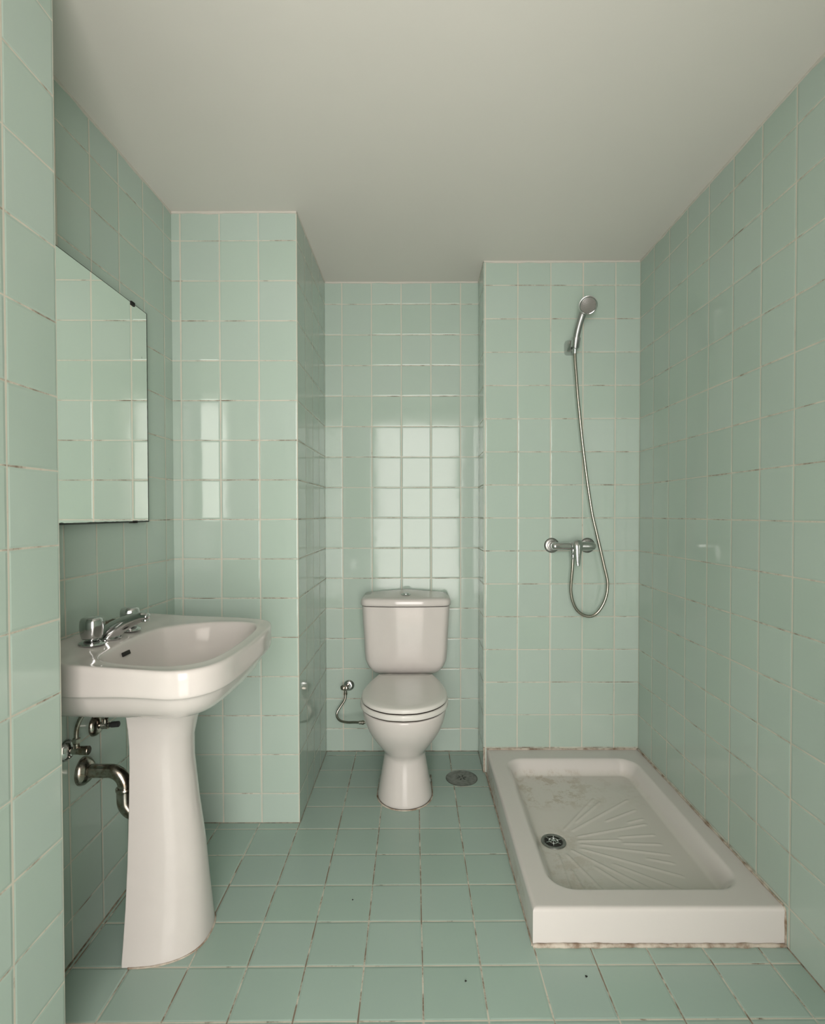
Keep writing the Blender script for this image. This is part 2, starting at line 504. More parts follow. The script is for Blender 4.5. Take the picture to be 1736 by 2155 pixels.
# chain stay behind the spout
mb = MB(); mb.lathe([(.010, 0), (.010, .004), (.005, .006), (.004, .014), (.006, .018)], (-.892, 1.531, .858), (.2, 0, 1), 16)
mb.tube([(-.889, 1.531, .873), (-.882, 1.545, .877), (-.874, 1.556, .874)], .003, 8)
o = mb.build('chain_stay', M_aged, sink); o['label'] = 'small tarnished plug chain stay'

# pedestal: open at the back, a curved shell
def ped_profile(z):
    tab = [(0, .126, -.5860), (.012, .1255, -.5862), (.06, .117, -.590), (.14, .1045, -.5965), (.25, .0925, -.605), (.38, .083, -.622), (.50, .0775, -.634), (.56, .078, -.634), (.61, .084, -.623), (.645, .093, -.609), (.70, .110, -.588)]
    for (a, h1, f1), (c, h2, f2) in zip(tab, tab[1:]):
        if a <= z <= c:
            t = (z-a)/(c-a); return lerp(h1, h2, t), lerp(f1, f2, t)
    return tab[-1][1:]
PB = -.772; PYC = 1.499
mb = MB(); rs = []
zs = [0, .004, .012, .03, .06, .10, .14, .19, .25, .31, .38, .44, .50, .53, .56, .585, .61, .628, .645, .665, .69]
def ped_ring(z, inset=0):
    hw, fx = ped_profile(z); hw -= inset; fx -= inset
    ring = []
    L = fx - PB; n = 36
    for k in range(n + 1):
        a = -pi/2 + pi*k/n
        ca, sa = cos(a), sin(a)
        e = 2.5
        r = (abs(ca)**e + abs(sa)**e)**(-1/e)
        ring.append(Vector((PB + L*ca*r, PYC + hw*sa*r, z)))
    return ring
# outer then back over inner as one closed section
full = []
for z in zs:
    a = ped_ring(z); c = ped_ring(z, .012); c.reverse()
    full.append(a + c)
n = len(full[0]); V = []; F = []
for r in full: V += r
for i in range(len(full)-1):
    for j in range(n):
        k = (j+1) % n
        F.append((i*n+j, i*n+k, (i+1)*n+k, (i+1)*n+j))
h = n//2
for base in (0, (len(full)-1)*n):
    for j in range(h-1): F.append((base+j, base+j+1, base+n-2-j, base+n-1-j))
ped = mesh_obj('pedestal', V, F, M_porc, sink, True, 50)
m_ = ped.modifiers.new('bevel', 'BEVEL'); m_.width = .003; m_.segments = 3; m_.limit_method = 'ANGLE'; m_.angle_limit = radians(50)
# sealant round the pedestal foot
def bead(name, pts, r, parent, mat=None, flat=.7, seed=0):
    P = crom(pts, 6)
    V = []; F = []; n = 6
    m = MB()
    rad = [r*(.75 + .5*abs(mnoise.noise(Vector(p)*30 + Vector((seed, 0, 0)))) + .15*random.random()) for p in P]
    m.tube(P, rad, n)
    return m.build(name, mat or M_caulk, parent, auto=None)
bead('sealant', [Vector((p.x + .001, p.y, .001)) for p in ped_ring(.001)][1:-1:2], .0032, sink)

# ------------------------------------------------------------------ washbasin taps
taps = thing('basin_mixer_tap', 'chrome three-piece basin tap with two fluted knobs and low spout', 'tap', (-.84, 1.455, .847))
knob_prof = [(.018, 0), (.0225, .001), (.0240, .004), (.0262, .014), (.0278, .027), (.0280, .038), (.0270, .047), (.0238, .0535), (.018, .0562), (.010, .0572), (.003, .0573)]
for (kx, ky, nm, hs, rsz) in [(-.8427, 1.3815, 'hot', 1.0, 1.0), (-.8335, 1.5495, 'cold', .93, .94)]:
    mb = MB(); mb.lathe([(.0305*rsz, 0), (.0315*rsz, .002), (.0305*rsz, .0055), (.024, .0085), (.015, .012), (.0125, .019)], (kx, ky, .8455), (0, 0, 1), 40)
    base = mb.build('tap_base', M_chrome, taps)
    mb = MB()
    prof = [(r*rsz, hh*hs) for r, hh in knob_prof]
    mb.lathe(prof, (kx, ky, .8605), (0, 0, 1), 64, 8, .016)
    mb.build('tap_knob', M_chrome, base, auto=None)
# spout
mb = MB()
path = crom([(-.842, 1.452, .845), (-.836, 1.452, .858), (-.820, 1.452, .872), (-.795, 1.452, .886), (-.768, 1.452, .897), (-.748, 1.452, .903), (-.736, 1.452, .9035), (-.729, 1.452, .9025)], 6)
rs = []
for i, p in enumerate(path):
    t = i/(len(path)-1)
    tan = (path[min(i+1, len(path)-1)] - path[max(i-1, 0)]).normalized()
    if i == 0: tan = Vector((.1, 0, 1)).normalized()
    side = Vector((0, 1, 0)); up = tan.cross(side) * -1
    w = lerp(.029, .0125, sstep(0, .7, t)); hgt = lerp(.026, .0105, sstep(0, .95, t))
    if t > .86: k = math.sqrt(max(.02, 1-((t-.86)/.14)**2)); w *= k; hgt *= k
    rs.append([p + side*w*cos(2*pi*k/28) + up*hgt*sin(2*pi*k/28) for k in range(28)])
mb.rings(rs)
spout = mb.build('spout', M_chrome, taps, auto=None)
mb = MB(); mb.lathe([(.0095, 0), (.0105, .002), (.0105, .010), (.0088, .012), (.0085, .0115)], (-.741, 1.452, .902), (.18, 0, -1), 28)
mb.build('aerator', M_chrome, spout)
mb = MB(); mb.lathe([(.031, 0), (.0315, .002), (.028, .004)], (-.840, 1.452, .8445), (0, 0, 1), 40)
mb.build('spout_base', M_chrome, taps)

# ------------------------------------------------------------------ pipework under the basin
def wall_flange(mb, y, z, r, d=.014, x=XL):
    mb.lathe([(r, 0), (r*1.01, .002), (r*.95, d*.45), (r*.72, d*.85), (r*.52, d), (r*.35, d*1.02)], (x, y, z), (1, 0, 0), 36)
trap = thing('waste_trap', 'tarnished chrome waste pipe bending down behind the basin pedestal', 'pipe', (XL, 1.4583, .478))
mb = MB(); wall_flange(mb, 1.4583, .478, .0385, .026, XL); mb.build('wall_flange', M_aged, trap)
mb = MB()
arc = [Vector((-.846 + .043*sin(a), 1.4583, .478 - .043 + .043*cos(a))) for a in [radians(x) for x in range(0, 91, 9)]]
mb.tube([(XL + .002, 1.4583, .478), (-.88, 1.4583, .478), (-.86, 1.4583, .478)] + arc + [Vector((-.803, 1.4583, .425))], .0183, 24)
mb.build('outlet_pipe', M_aged, trap)
mb = MB(); mb.lathe([(.0225, 0), (.024, .002), (.024, .007), (.0225, .010)], (-.803, 1.4583, .4335), (0, 0, -1), 28)
mb.build('nut', M_aged, trap)
mb = MB(); path = crom([(-.803, 1.4583, .425), (-.803, 1.4583, .405), (-.800, 1.4583, .385), (-.785, 1.462, .365), (-.76, 1.47, .357), (-.735, 1.48, .365), (-.715, 1.485, .39), (-.71, 1.488, .43), (-.71, 1.49, .56), (-.71, 1.49, .668)], 6)
mb.tube(path, .0215, 24); mb.build('trap_bend', M_aged, trap)

def valve(y, z, r, label, knob_dark, xk, riser, group=None):
    t = thing('angle_valve', label, 'valve', (XL, y, z), group)
    mb = MB(); wall_flange(mb, y, z, r, .018, XL); mb.build('wall_flange', M_chrome if not knob_dark else M_aged, t)
    mb = MB()
    mb.lathe([(.0075, 0), (.0075, .012), (.0105, .0125), (.0105, .030), (.0075, .031), (.0075, .036)], (XL + .010, y, z), (1, 0, 0), 20)
    xt = XL + .031
    mb.lathe([(.0085, 0), (.0085, .014), (.006, .016)], (xt, y, z + .004), (0, 0, 1), 20)
    mb.build('valve_body', M_aged, t)
    mb = MB(); mb.lathe([(.0085, 0), (.0105, .001), (.0105, .012), (.007, .014)], (xt, y, z + .019), (0, 0, 1), 6)
    mb.build('nut', M_aged, t, smooth=False)
    mb = MB()
    if knob_dark:
        mb.lathe([(.005, 0), (.007, .004), (.0085, .006), (.0085, .026), (.006, .028)], (XL + .044, y, z + .001), (1, 0, .08), 12)
    else:
        mb.lathe([(.0105, 0), (.0115, .002), (.0118, .022), (.0105, .024)], (XL + .040, y, z), (1, 0, 0), 24, 8, .03)
    mb.build('handle', M_rubber if knob_dark else M_aged, t)
    mb = MB(); mb.tube(crom(riser(xt), 8), .0058, 14); mb.build('supply_pipe', M_aged, t)
    return t
valve(1.3885, .5655, .0285, 'chrome angle valve with curved supply pipe, nearest the tiled jamb under the basin', False, 0,
      lambda xt: [(xt, 1.3885, .597), (xt + .001, 1.389, .62), (xt + .008, 1.390, .643), (xt + .020, 1.392, .665), (xt + .03, 1.394, .69), (-.843, 1.40, .72)])
valve(1.517, .581, .031, 'tarnished angle valve with dark handle beside the pedestal', True, 0,
      lambda xt: [(xt, 1.517, .612), (xt, 1.517, .63), (xt + .005, 1.518, .66), (xt + .02, 1.525, .70), (-.845, 1.535, .73)])

# ------------------------------------------------------------------ mirror
mir = thing('wall_mirror', 'frameless rectangular mirror with blackened edge on the left wall', 'mirror', (XL, 1.5, 1.157))
my0, my1, mz0, mz1 = 1.19, 1.8095, 1.1565, 1.8535
xb, xf = XL + .007, -.9050
def ragged(n, amp, seed): return [amp*abs(mnoise.noise(Vector((i*.35, seed, 0))))*random.choice((.4, 1, .7)) for i in range(n+1)]
# outline with a slightly chipped silvering at the bottom
ol = []
N = 60; rb = ragged(N, .006, 3)
for i in range(N+1): ol.append((lerp(my0, my1 - .0085, i/N), mz0 + .0035 + rb[i]))
rr = ragged(N, .003, 9)
for i in range(1, N+1): ol.append((my1 - .0080 - rr[i]*.6, lerp(mz0 + .006, mz1 - .004, i/N)))
ol += [(my1 - .008, mz1 - .002), (my0, mz1 - .002)]
mb = MB(); n = len(ol)
mb.add([(xf, y, z) for y, z in ol], [tuple(range(n))])
o = mb.build('mirror_face', M_mirror, mir, smooth=False)
s_ = o.modifiers.new('solid', 'SOLIDIFY'); s_.thickness = .0012; s_.offset = 0
mb = MB(); mb.box(xb, xf - .0007, my0 - .001, my1, mz0 - .001, mz1 + .001)
mb.build('glass_edge', M_mirror_edge, mir, smooth=False)
for (y, z, s) in [(1.713, mz1, 1), (1.715, mz0, -1), (1.29, mz1, 1), (1.29, mz0, -1)]:
    mb = MB()
    mb.box(xb - .004, xf + .0035, y - .010, y + .010, z - .004 if s > 0 else z - .003, z + .003 if s > 0 else z + .004)
    mb.box(xf + .001, xf + .0035, y - .010, y + .010, z - .009 if s > 0 else z - .003, z + .003 if s > 0 else z + .005)
    mb.build('clip', M_dark, mir, smooth=False)

# ------------------------------------------------------------------ toilet
TX = -.0525
toilet = thing('toilet', 'white close-coupled toilet with lid down in the alcove', 'toilet', (TX, 2.4, 0))
def egg(cx, hw, yf, yb, z, n=72, wb=.62, e=2.2):
    """plan outline: rounded front at yf, narrower squared back at yb"""
    ring = []
    ym = yf + hw*1.12
    if ym > yb - .02: ym = (yf+yb)/2
    for k in range(n):
        a = 2*pi*k/n
        c, s = cos(a), sin(a)          # s<0 -> front
        if s <= 0:
            r = (abs(c)**2.05 + abs(s)**2.05)**(-1/2.05)
            ring.append(Vector((cx + hw*c*r, ym + (ym-yf)*s*r, z)))
        else:
            r = (abs(c)**3.2 + abs(s)**3.2)**(-1/3.2)
            t = s*r
            w = lerp(1, wb, sstep(0, 1, t))
            ring.append(Vector((cx + hw*c*r*w, ym + (yb-ym)*t, z)))
    return ring
mb = MB(); rs = []
for (z, hw, yf, yb, wb) in [(0, .1135, 2.112, 2.50, .8), (.004, .1145, 2.111, 2.50, .8), (.03, .111, 2.113, 2.50, .8), (.07, .104, 2.119, 2.50, .8), (.12, .0955, 2.127, 2.50, .8), (.16, .0885, 2.135, 2.50, .85),
     (.185, .0850, 2.136, 2.51, .85), (.200, .0850, 2.125, 2.52, .85), (.215, .089, 2.105, 2.53, .85), (.235, .100, 2.083, 2.54, .8), (.262, .119, 2.057, 2.55, .75), (.295, .1405, 2.028, 2.56, .7), (.33, .157, 2.003, 2.57, .68), (.365, .166, 1.988, 2.58, .68),
     (.388, .1695, 1.983, 2.59, .68), (.400, .1700, 1.982, 2.59, .68), (.4045, .167, 1.985, 2.588, .68)]:
    rs.append(egg(TX, hw, yf, yb, z, wb=wb))
mb.rings(rs)
o = mb.build('bowl', M_porc, toilet, auto=None)
o.modifiers.new('sub', 'SUBSURF').render_levels = 1
# shelf the tank sits on
mb = MB(); mb.box(TX - .11, TX + .11, 2.47, YT - .004, .30, .422)
mb.build('tank_shelf', M_porc, toilet, bevel=.025)
# seat and lid
def slab(name, mat, z0, z1, hw, yf, yb, wb, parent, dome=0, lo=.004, hi=(.004, .009)):
    mb = MB(); rs = []
    for (z, ins) in [(z0, lo), (z0 + .002, lo*.25), (lerp(z0, z1, .35), 0), (lerp(z0, z1, .65), .0005), (z1 - .003, hi[0]), (z1 - .0008, hi[1])]:
        rs.append(seatring(hw - ins, yf + ins, yb - ins*.5, z, wb))
    for s in (.85, .6, .3, .1):
        r = seatring(hw - .009, yf + .009, yb - .004, z1, wb)
        c = Vector((TX, (yf+yb)/2, z1))
        rs.append([c + (p - c)*s + Vector((0, 0, dome*(1 - s*s) - 0)) for p in r])
    mb.rings(rs)
    return mb.build(name, mat, parent, auto=None)
def seatring(hw, yf, yb, z, wb, n=96):
    # round front, straight tapering shoulders toward the hinge (as seen from above)
    pts = [(0, yf), (hw*.35, yf + .011), (hw*.68, yf + .050), (hw*.90, yf + .106), (hw*.985, yf + .160), (hw, yf + .200), (hw*.985, yf + .246), (hw*.895, yb - .108), (hw*.80, yb - .050), (hw*.735, yb - .014), (hw*.68, yb - .002), (hw*.3, yb), (0, yb)]
    half = crom([(x, y, z) for x, y in pts], 6)
    ring = [Vector((TX + p.x, p.y, z)) for p in half]
    ring += [Vector((TX - p.x, p.y, z)) for p in reversed(half[1:-1])]
    return ring
slab('seat_ring', M_seat, .4090, .4295, .1785, 1.978, 2.425, .70, toilet, 0, .0015, (.001, .003))
lid_obj = slab('seat_lid', M_seat, .4340, .4520, .1745, 1.984, 2.432, .70, toilet, .002, .001)
M_gapshade = simple('brown_gap_shade', (.05, .038, .028), .8)  # dark inset slabs imitate the shade in the gaps under lid and seat
slab('seat_gap_shade', M_gapshade, .4290, .4345, .1715, 1.9865, 2.42, .70, lid_obj, 0, 0, (0, 0))
slab('seat_gap_shade', M_gapshade, .4035, .4095, .1725, 1.9835, 2.42, .70, toilet, 0, 0, (0, 0))
for s in (-1, 1):
    mb = MB(); mb.lathe([(.010, 0), (.012, .002), (.012, .026), (.010, .028)], (TX + s*.075 - .014, 2.436, .437), (1, 0, 0), 20)
    mb.build('hinge', M_seat, lid_obj)
# tank
def tank_ring(hw, yf, bulge, z, n=28):
    ring = []
    yb = YT - .006
    r = .030
    for k in range(n+1):                       # front edge, gently bowed
        t = -1 + 2*k/n
        x = (hw)*math.copysign(abs(t)**1.0, t)
        edge = max(0, abs(x) - (hw - r))
        y = yf - bulge*(1 - t*t) + (r - math.sqrt(max(0, r*r - edge*edge)))
        ring.append(Vector((TX + x, y, z)))
    ring.append(Vector((TX + hw, (yf+yb)/2, z)))
    ring.append(Vector((TX + hw, yb, z)))
    ring.append(Vector((TX, yb, z)))
    ring.append(Vector((TX - hw, yb, z)))
    ring.append(Vector((TX - hw, (yf+yb)/2, z)))
    return ring
mb = MB(); rs = []
for (z, hw, yf) in [(.4245, .115, 2.535), (.4255, .128, 2.518), (.431, .142, 2.500), (.441, .157, 2.487), (.455, .1695, 2.476), (.475, .1795, 2.468), (.50, .1885, 2.464), (.54, .1925, 2.4625), (.60, .1945, 2.461), (.66, .1985, 2.460), (.72, .202, 2.459), (.7525, .2035, 2.459)]:
    rs.append(tank_ring(hw, yf, .018, z))
mb.rings(rs)
mb.build('tank', M_porc, toilet, auto=60)
mb = MB(); rs = []
def lid_z(x, y): return .020*(1 - min(1, ((x-TX)/.2085)**2))*max(0, min(1, (y-2.445)/.185))
def lift(ring, k): return [p + Vector((0, 0, lid_z(p.x, p.y)*k)) for p in ring]
for (z, ins, k) in [(.7565, .003, 0), (.758, 0, 0), (.768, -.0005, 0), (.777, .0, .3), (.784, .002, .7), (.7885, .006, 1), (.791, .013, 1)]:
    rs.append(lift(tank_ring(.2085 - ins, 2.4535 + ins, .020, z), k))
base_r = tank_ring(.2085 - .013, 2.4535 + .013, .020, .7915)
c = Vector((TX, 2.55, .7915))
for s in (.85, .65, .45, .25, .08):
    rs.append(lift([c + (p-c)*s for p in base_r], 1))
mb.rings(rs)
tlid = mb.build('tank_lid', M_porc, toilet, auto=None)
mb = MB(); mb.lathe([(.0225, 0), (.0235, .002), (.021, .0045), (.0155, .005), (.0150, .007), (.0125, .0085), (.005, .009)], (TX, 2.520, .7990), (0, -.10, 1), 40)
mb.build('flush_button', M_chrome, tlid)
for s in (-1, 1):
    mb = MB(); mb.lathe([(.0085, 0), (.009, .001), (.007, .004), (.003, .005)], (TX + s*.1055, 2.235, .062), (s, -.25, .3), 20)
    o = mb.build('bolt_cap', M_chrome2, toilet)
bead('sealant', [(TX - .113, 2.40, .001)] + [tuple(p + Vector((0, 0, .001))) for p in sorted([q for q in egg(TX, .1155, 2.110, 2.50, 0, wb=.8) if q.y < 2.26], key=lambda q: q.x)][::2] + [(TX + .113, 2.40, .001)], .0035, toilet, seed=4)

# toilet supply valve and hose
tv = thing('toilet_supply_valve', 'small chrome stop valve on the wall left of the toilet', 'valve', (-.34, YT, .330))
mb = MB(); mb.lathe([(.0265, 0), (.027, .002), (.023, .009), (.015, .012), (.009, .012)], (-.3385, YT, .330), (0, -1, 0), 36)
mb.build('wall_flange', M_chrome, tv)
mb = MB(); mb.lathe([(.0085, 0), (.0085, .028), (.0105, .029), (.0105, .045), (.006, .047)], (-.345, YT - .008, .330), (-.12, -1, 0), 20)
mb.lathe([(.0075, 0), (.0075, .020), (.009, .021), (.009, .030)], (-.350, YT - .044, .328), (0, 0, -1), 16)
mb.build('valve_body', M_aged, tv)
mb = MB()
mb.lathe([(.007, -.003), (.011, 0), (.0135, .006), (.0135, .014), (.011, .019), (.004, .021)], (-.356, YT - .054, .336), (-.25, -1, .35), 30, 5, .06)
mb.build('handle', M_aged, tv)
def hose_mesh(pts, r, pitch, name, mat, parent=None, seg=12):
    P = crom(pts, 24)
    L = [0]
    for a, c in zip(P, P[1:]): L.append(L[-1] + (c-a).length)
    n = int(L[-1]/pitch*2); Q = []; j = 0
    for i in range(n+1):
        s = L[-1]*i/n
        while j < len(L)-2 and L[j+1] < s: j += 1
        Q.append(P[j].lerp(P[j+1], (s-L[j])/max(1e-9, L[j+1]-L[j])))
    mb = MB(); mb.tube(Q, [r if i % 2 else r*.86 for i in range(n+1)], seg)
    return mb.build(name, mat, parent, auto=None)
th = thing('toilet_supply_hose', 'thin flexible metal hose curving from the stop valve to the toilet', 'hose', (-.355, 2.60, .29))
hose_mesh([(-.350, 2.600, .299), (-.353, 2.597, .275), (-.372, 2.592, .245), (-.388, 2.585, .219), (-.388, 2.575, .200), (-.370, 2.560, .186), (-.335, 2.545, .184), (-.300, 2.530, .190), (-.275, 2.52, .193)], .0062, .0022, 'hose', M_hose, th)
mb = MB(); mb.lathe([(.007, 0), (.0085, .001), (.0085, .012), (.007, .013), (.010, .014), (.010, .024), (.007, .025)], (-.2765, 2.5205, .1925), (1, -.1, .05), 20)
mb.tube([(-.253, 2.518, .194), (-.16, 2.515, .20), (-.11, 2.515, .21)], .006, 12)
mb.build('end_fitting', M_aged, th)

# ------------------------------------------------------------------ shower tray
TX0, TX1, TY0, TY1, TZ = .3150, 1.0045, 1.4460, YS - .0015, .106
DRC = Vector((.476, 1.857)); DRR = .040
def rrsdf(x, y, x0, x1, y0, y1, r):
    cx, cy = (x0+x1)/2, (y0+y1)/2
    qx = abs(x-cx) - (x1-x0)/2 + r; qy = abs(y-cy) - (y1-y0)/2 + r
    return math.hypot(max(qx, 0), max(qy, 0)) + min(max(qx, qy), 0) - r
RIBS = [(49, .083, .343), (44, .15, .34), (34.5, .097, .433), (26, .245, .40), (17.8, .311, .381), (13, .091, .369), (2.8, .233, .363), (-1.2, .085, .233), (-5.8, .234, .363),
        (-14.5, .089, .376), (-21.2, .30, .383), (-29.6, .092, .409), (-39.3, .206, .421), (-48, .068, .37), (-56, .171, .331), (-72, .078, .284), (-84, .157, .277), (-93, .076, .274)]
def tray_h(x, y):
    d = rrsdf(x, y, .386, .944, 1.5235, 2.336, .075)
    depth_w = .050
    dc = math.hypot(x-DRC.x, y-DRC.y)
    zf = .034 + .014*min(1, dc/.45)
    t = max(0, min(1, (-d + .006)/depth_w))
    z = lerp(TZ - (.002*sstep(-.02, .0, d)), zf, t*t*(3-2*t))
    if t >= .98:
        a = math.degrees(math.atan2(y-DRC.y, x-DRC.x))
        for (ra, r0, r1) in RIBS:
            da = radians(a - ra)
            if abs(da) > .25: continue
            w = dc*abs(math.sin(da))
            if w < .009 and r0 - .01 < dc < r1 + .01:
                e = sstep(r0 - .008, r0 + .012, dc)*(1 - sstep(r1 - .012, r1 + .008, dc))
                z += .0032*e*math.exp(-(w/.0045)**2)
        if dc < DRR + .012: z -= .004*(1 - sstep(DRR - .006, DRR + .012, dc))
    # rounded outer edge on the two free sides
    ex = min(x - TX0, y - TY0)
    R = .011
    if ex < R: z -= R - math.sqrt(max(0, R*R - (R-ex)**2))
    return z
xs = []; 
def axis(a, b, step, fine_lo=False):
    out = [a]
    if fine_lo: out += [a + q for q in (.0006, .0015, .003, .005, .0075, .011)]
    n = int((b - out[-1])/step)
    s0 = out[-1]
    out += [s0 + (b-s0)*i/n for i in range(1, n+1)]
    return out
xs = axis(TX0, TX1, .0030, True); ys = axis(TY0, TY1, .0034, True)
V = []; F = []
for x in xs:
    for y in ys:
        V.append((x, y, tray_h(x, y)))
ny = len(ys); nx = len(xs)
for i in range(nx-1):
    for j in range(ny-1):
        F.append((i*ny+j, (i+1)*ny+j, (i+1)*ny+j+1, i*ny+j+1))
# skirt
per = [(i, 0) for i in range(nx)] + [(nx-1, j) for j in range(1, ny)] + [(i, ny-1) for i in range(nx-2, -1, -1)] + [(0, j) for j in range(ny-2, 0, -1)]
base = len(V)
for (i, j) in per: V.append((xs[i], ys[j], .001))
n = len(per)
for k in range(n):
    a = per[k]; c = per[(k+1) % n]
    F.append((a[0]*ny+a[1], c[0]*ny+c[1], base+(k+1) % n, base+k))
tray = thing('shower_tray', 'white rectangular shower tray with radiating ribs in the right corner', 'shower tray', ((TX0+TX1)/2, (TY0+TY1)/2, 0))
mesh_obj('tray_body', V, F, M_tray, tray, True, 60)
# drain
dr = MB(); zt = .0345
dr.lathe([(.030, -.006), (.0305, -.001), (.033, .0015), (.038, .0022), (.0425, .0012), (.0435, -.002)], (DRC.x, DRC.y, zt), (0, 0, 1), 48)
dring = dr.build('drain_ring', M_drainmetal, tray)
mb = MB(); mb.lathe([(.0295, 0), (.0295, .0012)], (DRC.x, DRC.y, zt + .0003), (0, 0, 1), 40)
mb.build('drain_hole', M_dark, dring)
mb = MB()
for k in range(3):
    a = pi*k/3 + .3
    mb.tube([(DRC.x + .029*cos(a), DRC.y + .029*sin(a), zt + .0022), (DRC.x - .029*cos(a), DRC.y - .029*sin(a), zt + .0022)], .0016, 8)
mb.tube([(DRC.x + .0155*cos(a), DRC.y + .0155*sin(a), zt + .0022) for a in [2*pi*k/28 for k in range(29)]], .0016, 8, False)
mb.lathe([(.006, 0), (.006, .003), (.003, .004)], (DRC.x, DRC.y, zt + .0015), (0, 0, 1), 16)
mb.build('drain_grate', M_chrome, dring)
# sealant beads around the tray
def strip(pts, r, seed):
    P = []
    for a, c in zip(pts, pts[1:]):
        a = Vector(a); c = Vector(c); k = max(2, int((c-a).length/.012))
        P += [a.lerp(c, j/k) for j in range(k)]
    P.append(Vector(pts[-1]))
    mb = MB()
    mb.tube(P, [r*(.55 + .9*abs(mnoise.noise(p*22 + Vector((seed, 0, 0)))) + .25*random.random()) for p in P], 7)
    return mb.build('sealant', M_caulk, tray, auto=None)
strip([(TX0 - .001, TY0 - .003, .0035), (TX1, TY0 - .003, .0035)], .0065, 1)
strip([(TX1, TY0 - .002, .003), (TX1 + .0005, TY0 - .001, .05), (TX1, TY0 + .002, TZ - .006), (TX1, TY0 + .01, TZ)], .0035, 2)
strip([(TX1, TY0 + .01, TZ), (TX1, YS - .003, TZ + .001)], .0045, 3)
strip([(TX0, YS - .002, TZ + .001), (TX1, YS - .002, TZ + .001)], .0045, 4)
strip([(TX0 - .001, TY0, .001), (TX0 - .001, YS - .01, .001)], .0028, 5)
mb = MB()
P = [Vector((XP + .0015, YS - .006, .115 - .0075*k)) for k in range(16)]
mb.tube(P, [.0032 + .004*abs(mnoise.noise(p*40)) for p in P], 8)
o = mb.build('sealant', M_caulk, tray, auto=None)

# ------------------------------------------------------------------ floor drain
fd = thing('floor_drain', 'round dull metal floor drain between the toilet and the shower tray', 'floor drain', (.1975, 2.372, 0))
mb = MB(); mb.lathe([(.0705, 0), (.0705, .0016), (.068, .0028), (.062, .0022), (.02, .0030), (.004, .0030)], (.1975, 2.372, .0003), (0, 0, 1), 56)
fcov = mb.build('cover', M_drainmetal, fd)
for k in range(6):
    a = pi*k/3 + .2
    mb = MB()
    c = Vector((.1975 + .014*cos(a), 2.372 + .014*sin(a), .0034)); d = Vector((cos(a), sin(a), 0)); e = Vector((-sin(a), cos(a), 0))
    mb.add([c + d*p*.007 + e*q*.0016 + Vector((0, 0, w*.0005)) for p in (-1, 1) for q in (-1, 1) for w in (0, 1)],
           [(0,1,3,2),(4,6,7,5),(0,4,5,1),(2,3,7,6),(0,2,6,4),(1,5,7,3)])
    mb.build('slot', M_dark, fcov, smooth=False)

# ------------------------------------------------------------------ shower mixer
MZ = 1.0365; MY = 2.366
mix = thing('shower_mixer', 'chrome wall-mounted shower mixer with single lever on the shower wall', 'shower mixer', (.692, YS, MZ))
M_scaled = simple('limescaled_chrome', (.36, .36, .345), .38, 1.0, var=(.26, .26, .25), varscale=90)
for cx, mt in ((.6105, M_scaled), (.7725, M_scaled)):
    mb = MB(); mb.lathe([(.0335, 0), (.034, .002), (.0325, .005), (.027, .0075), (.0205, .0085), (.0195, .011), (.0185, .011)], (cx, YS, MZ), (0, -1, 0), 48)
    mb.build('wall_flange', mt, mix)
    mb = MB(); mb.lathe([(.0165, 0), (.0165, .034), (.0185, .035), (.0185, .046), (.0165, .047)], (cx, YS - .012, MZ), (0, -1, 0), 32)
    mb.build('connector', M_chrome, mix)
mb = MB()
mb.lathe([(.004, -.017), (.011, -.0145), (.0155, -.008), (.0170, 0), (.0168, .035), (.0172, .062), (.0150, .063), (.0150, .067), (.0185, .068), (.0195, .085), (.0205, .10), (.0205, .115), (.0190, .14), (.0175, .163), (.0155, .171), (.010, .178), (.003, .180)], (.6105, MY, MZ), (1, 0, 0), 40)
mb.lathe([(.0125, 0), (.0125, .022), (.0105, .024), (.0095, .034), (.0085, .034)], (.6895, MY, MZ - .014), (0, 0, -1), 28)
mb.build('body', M_chrome, mix, auto=50)
# lever: domed cap with a downward tongue
mb = MB(); LX = .7030
path = crom([(LX + .003, MY - .004, MZ + .021), (LX + .002, MY - .016, MZ + .018), (LX + .001, MY - .024, MZ + .004), (LX, MY - .028, MZ - .018), (LX - .002, MY - .033, MZ - .045), (LX - .003, MY - .040, MZ - .070), (LX - .003, MY - .044, MZ - .084)], 6)
wid = [.012, .0205, .0215, .0175, .0125, .0095, .0055]; thk = [.006, .011, .013, .0105, .0075, .0055, .003]
rs = []; n = len(path)
for i, p in enumerate(path):
    t = i/(n-1)*6; k = min(5, int(t)); f = t-k; f = f*f*(3-2*f)
    w = lerp(wid[k], wid[k+1], f); h_ = lerp(thk[k], thk[k+1], f)
    tan = (path[min(i+1, n-1)] - path[max(i-1, 0)]).normalized()
    side = Vector((1, 0, 0)); nn = side.cross(tan).normalized()
    rs.append([p + side*w*cos(2*pi*q/24) + nn*h_*sin(2*pi*q/24) for q in range(24)])
mb.rings(rs); mb.build('lever', M_chrome, mix, auto=None)

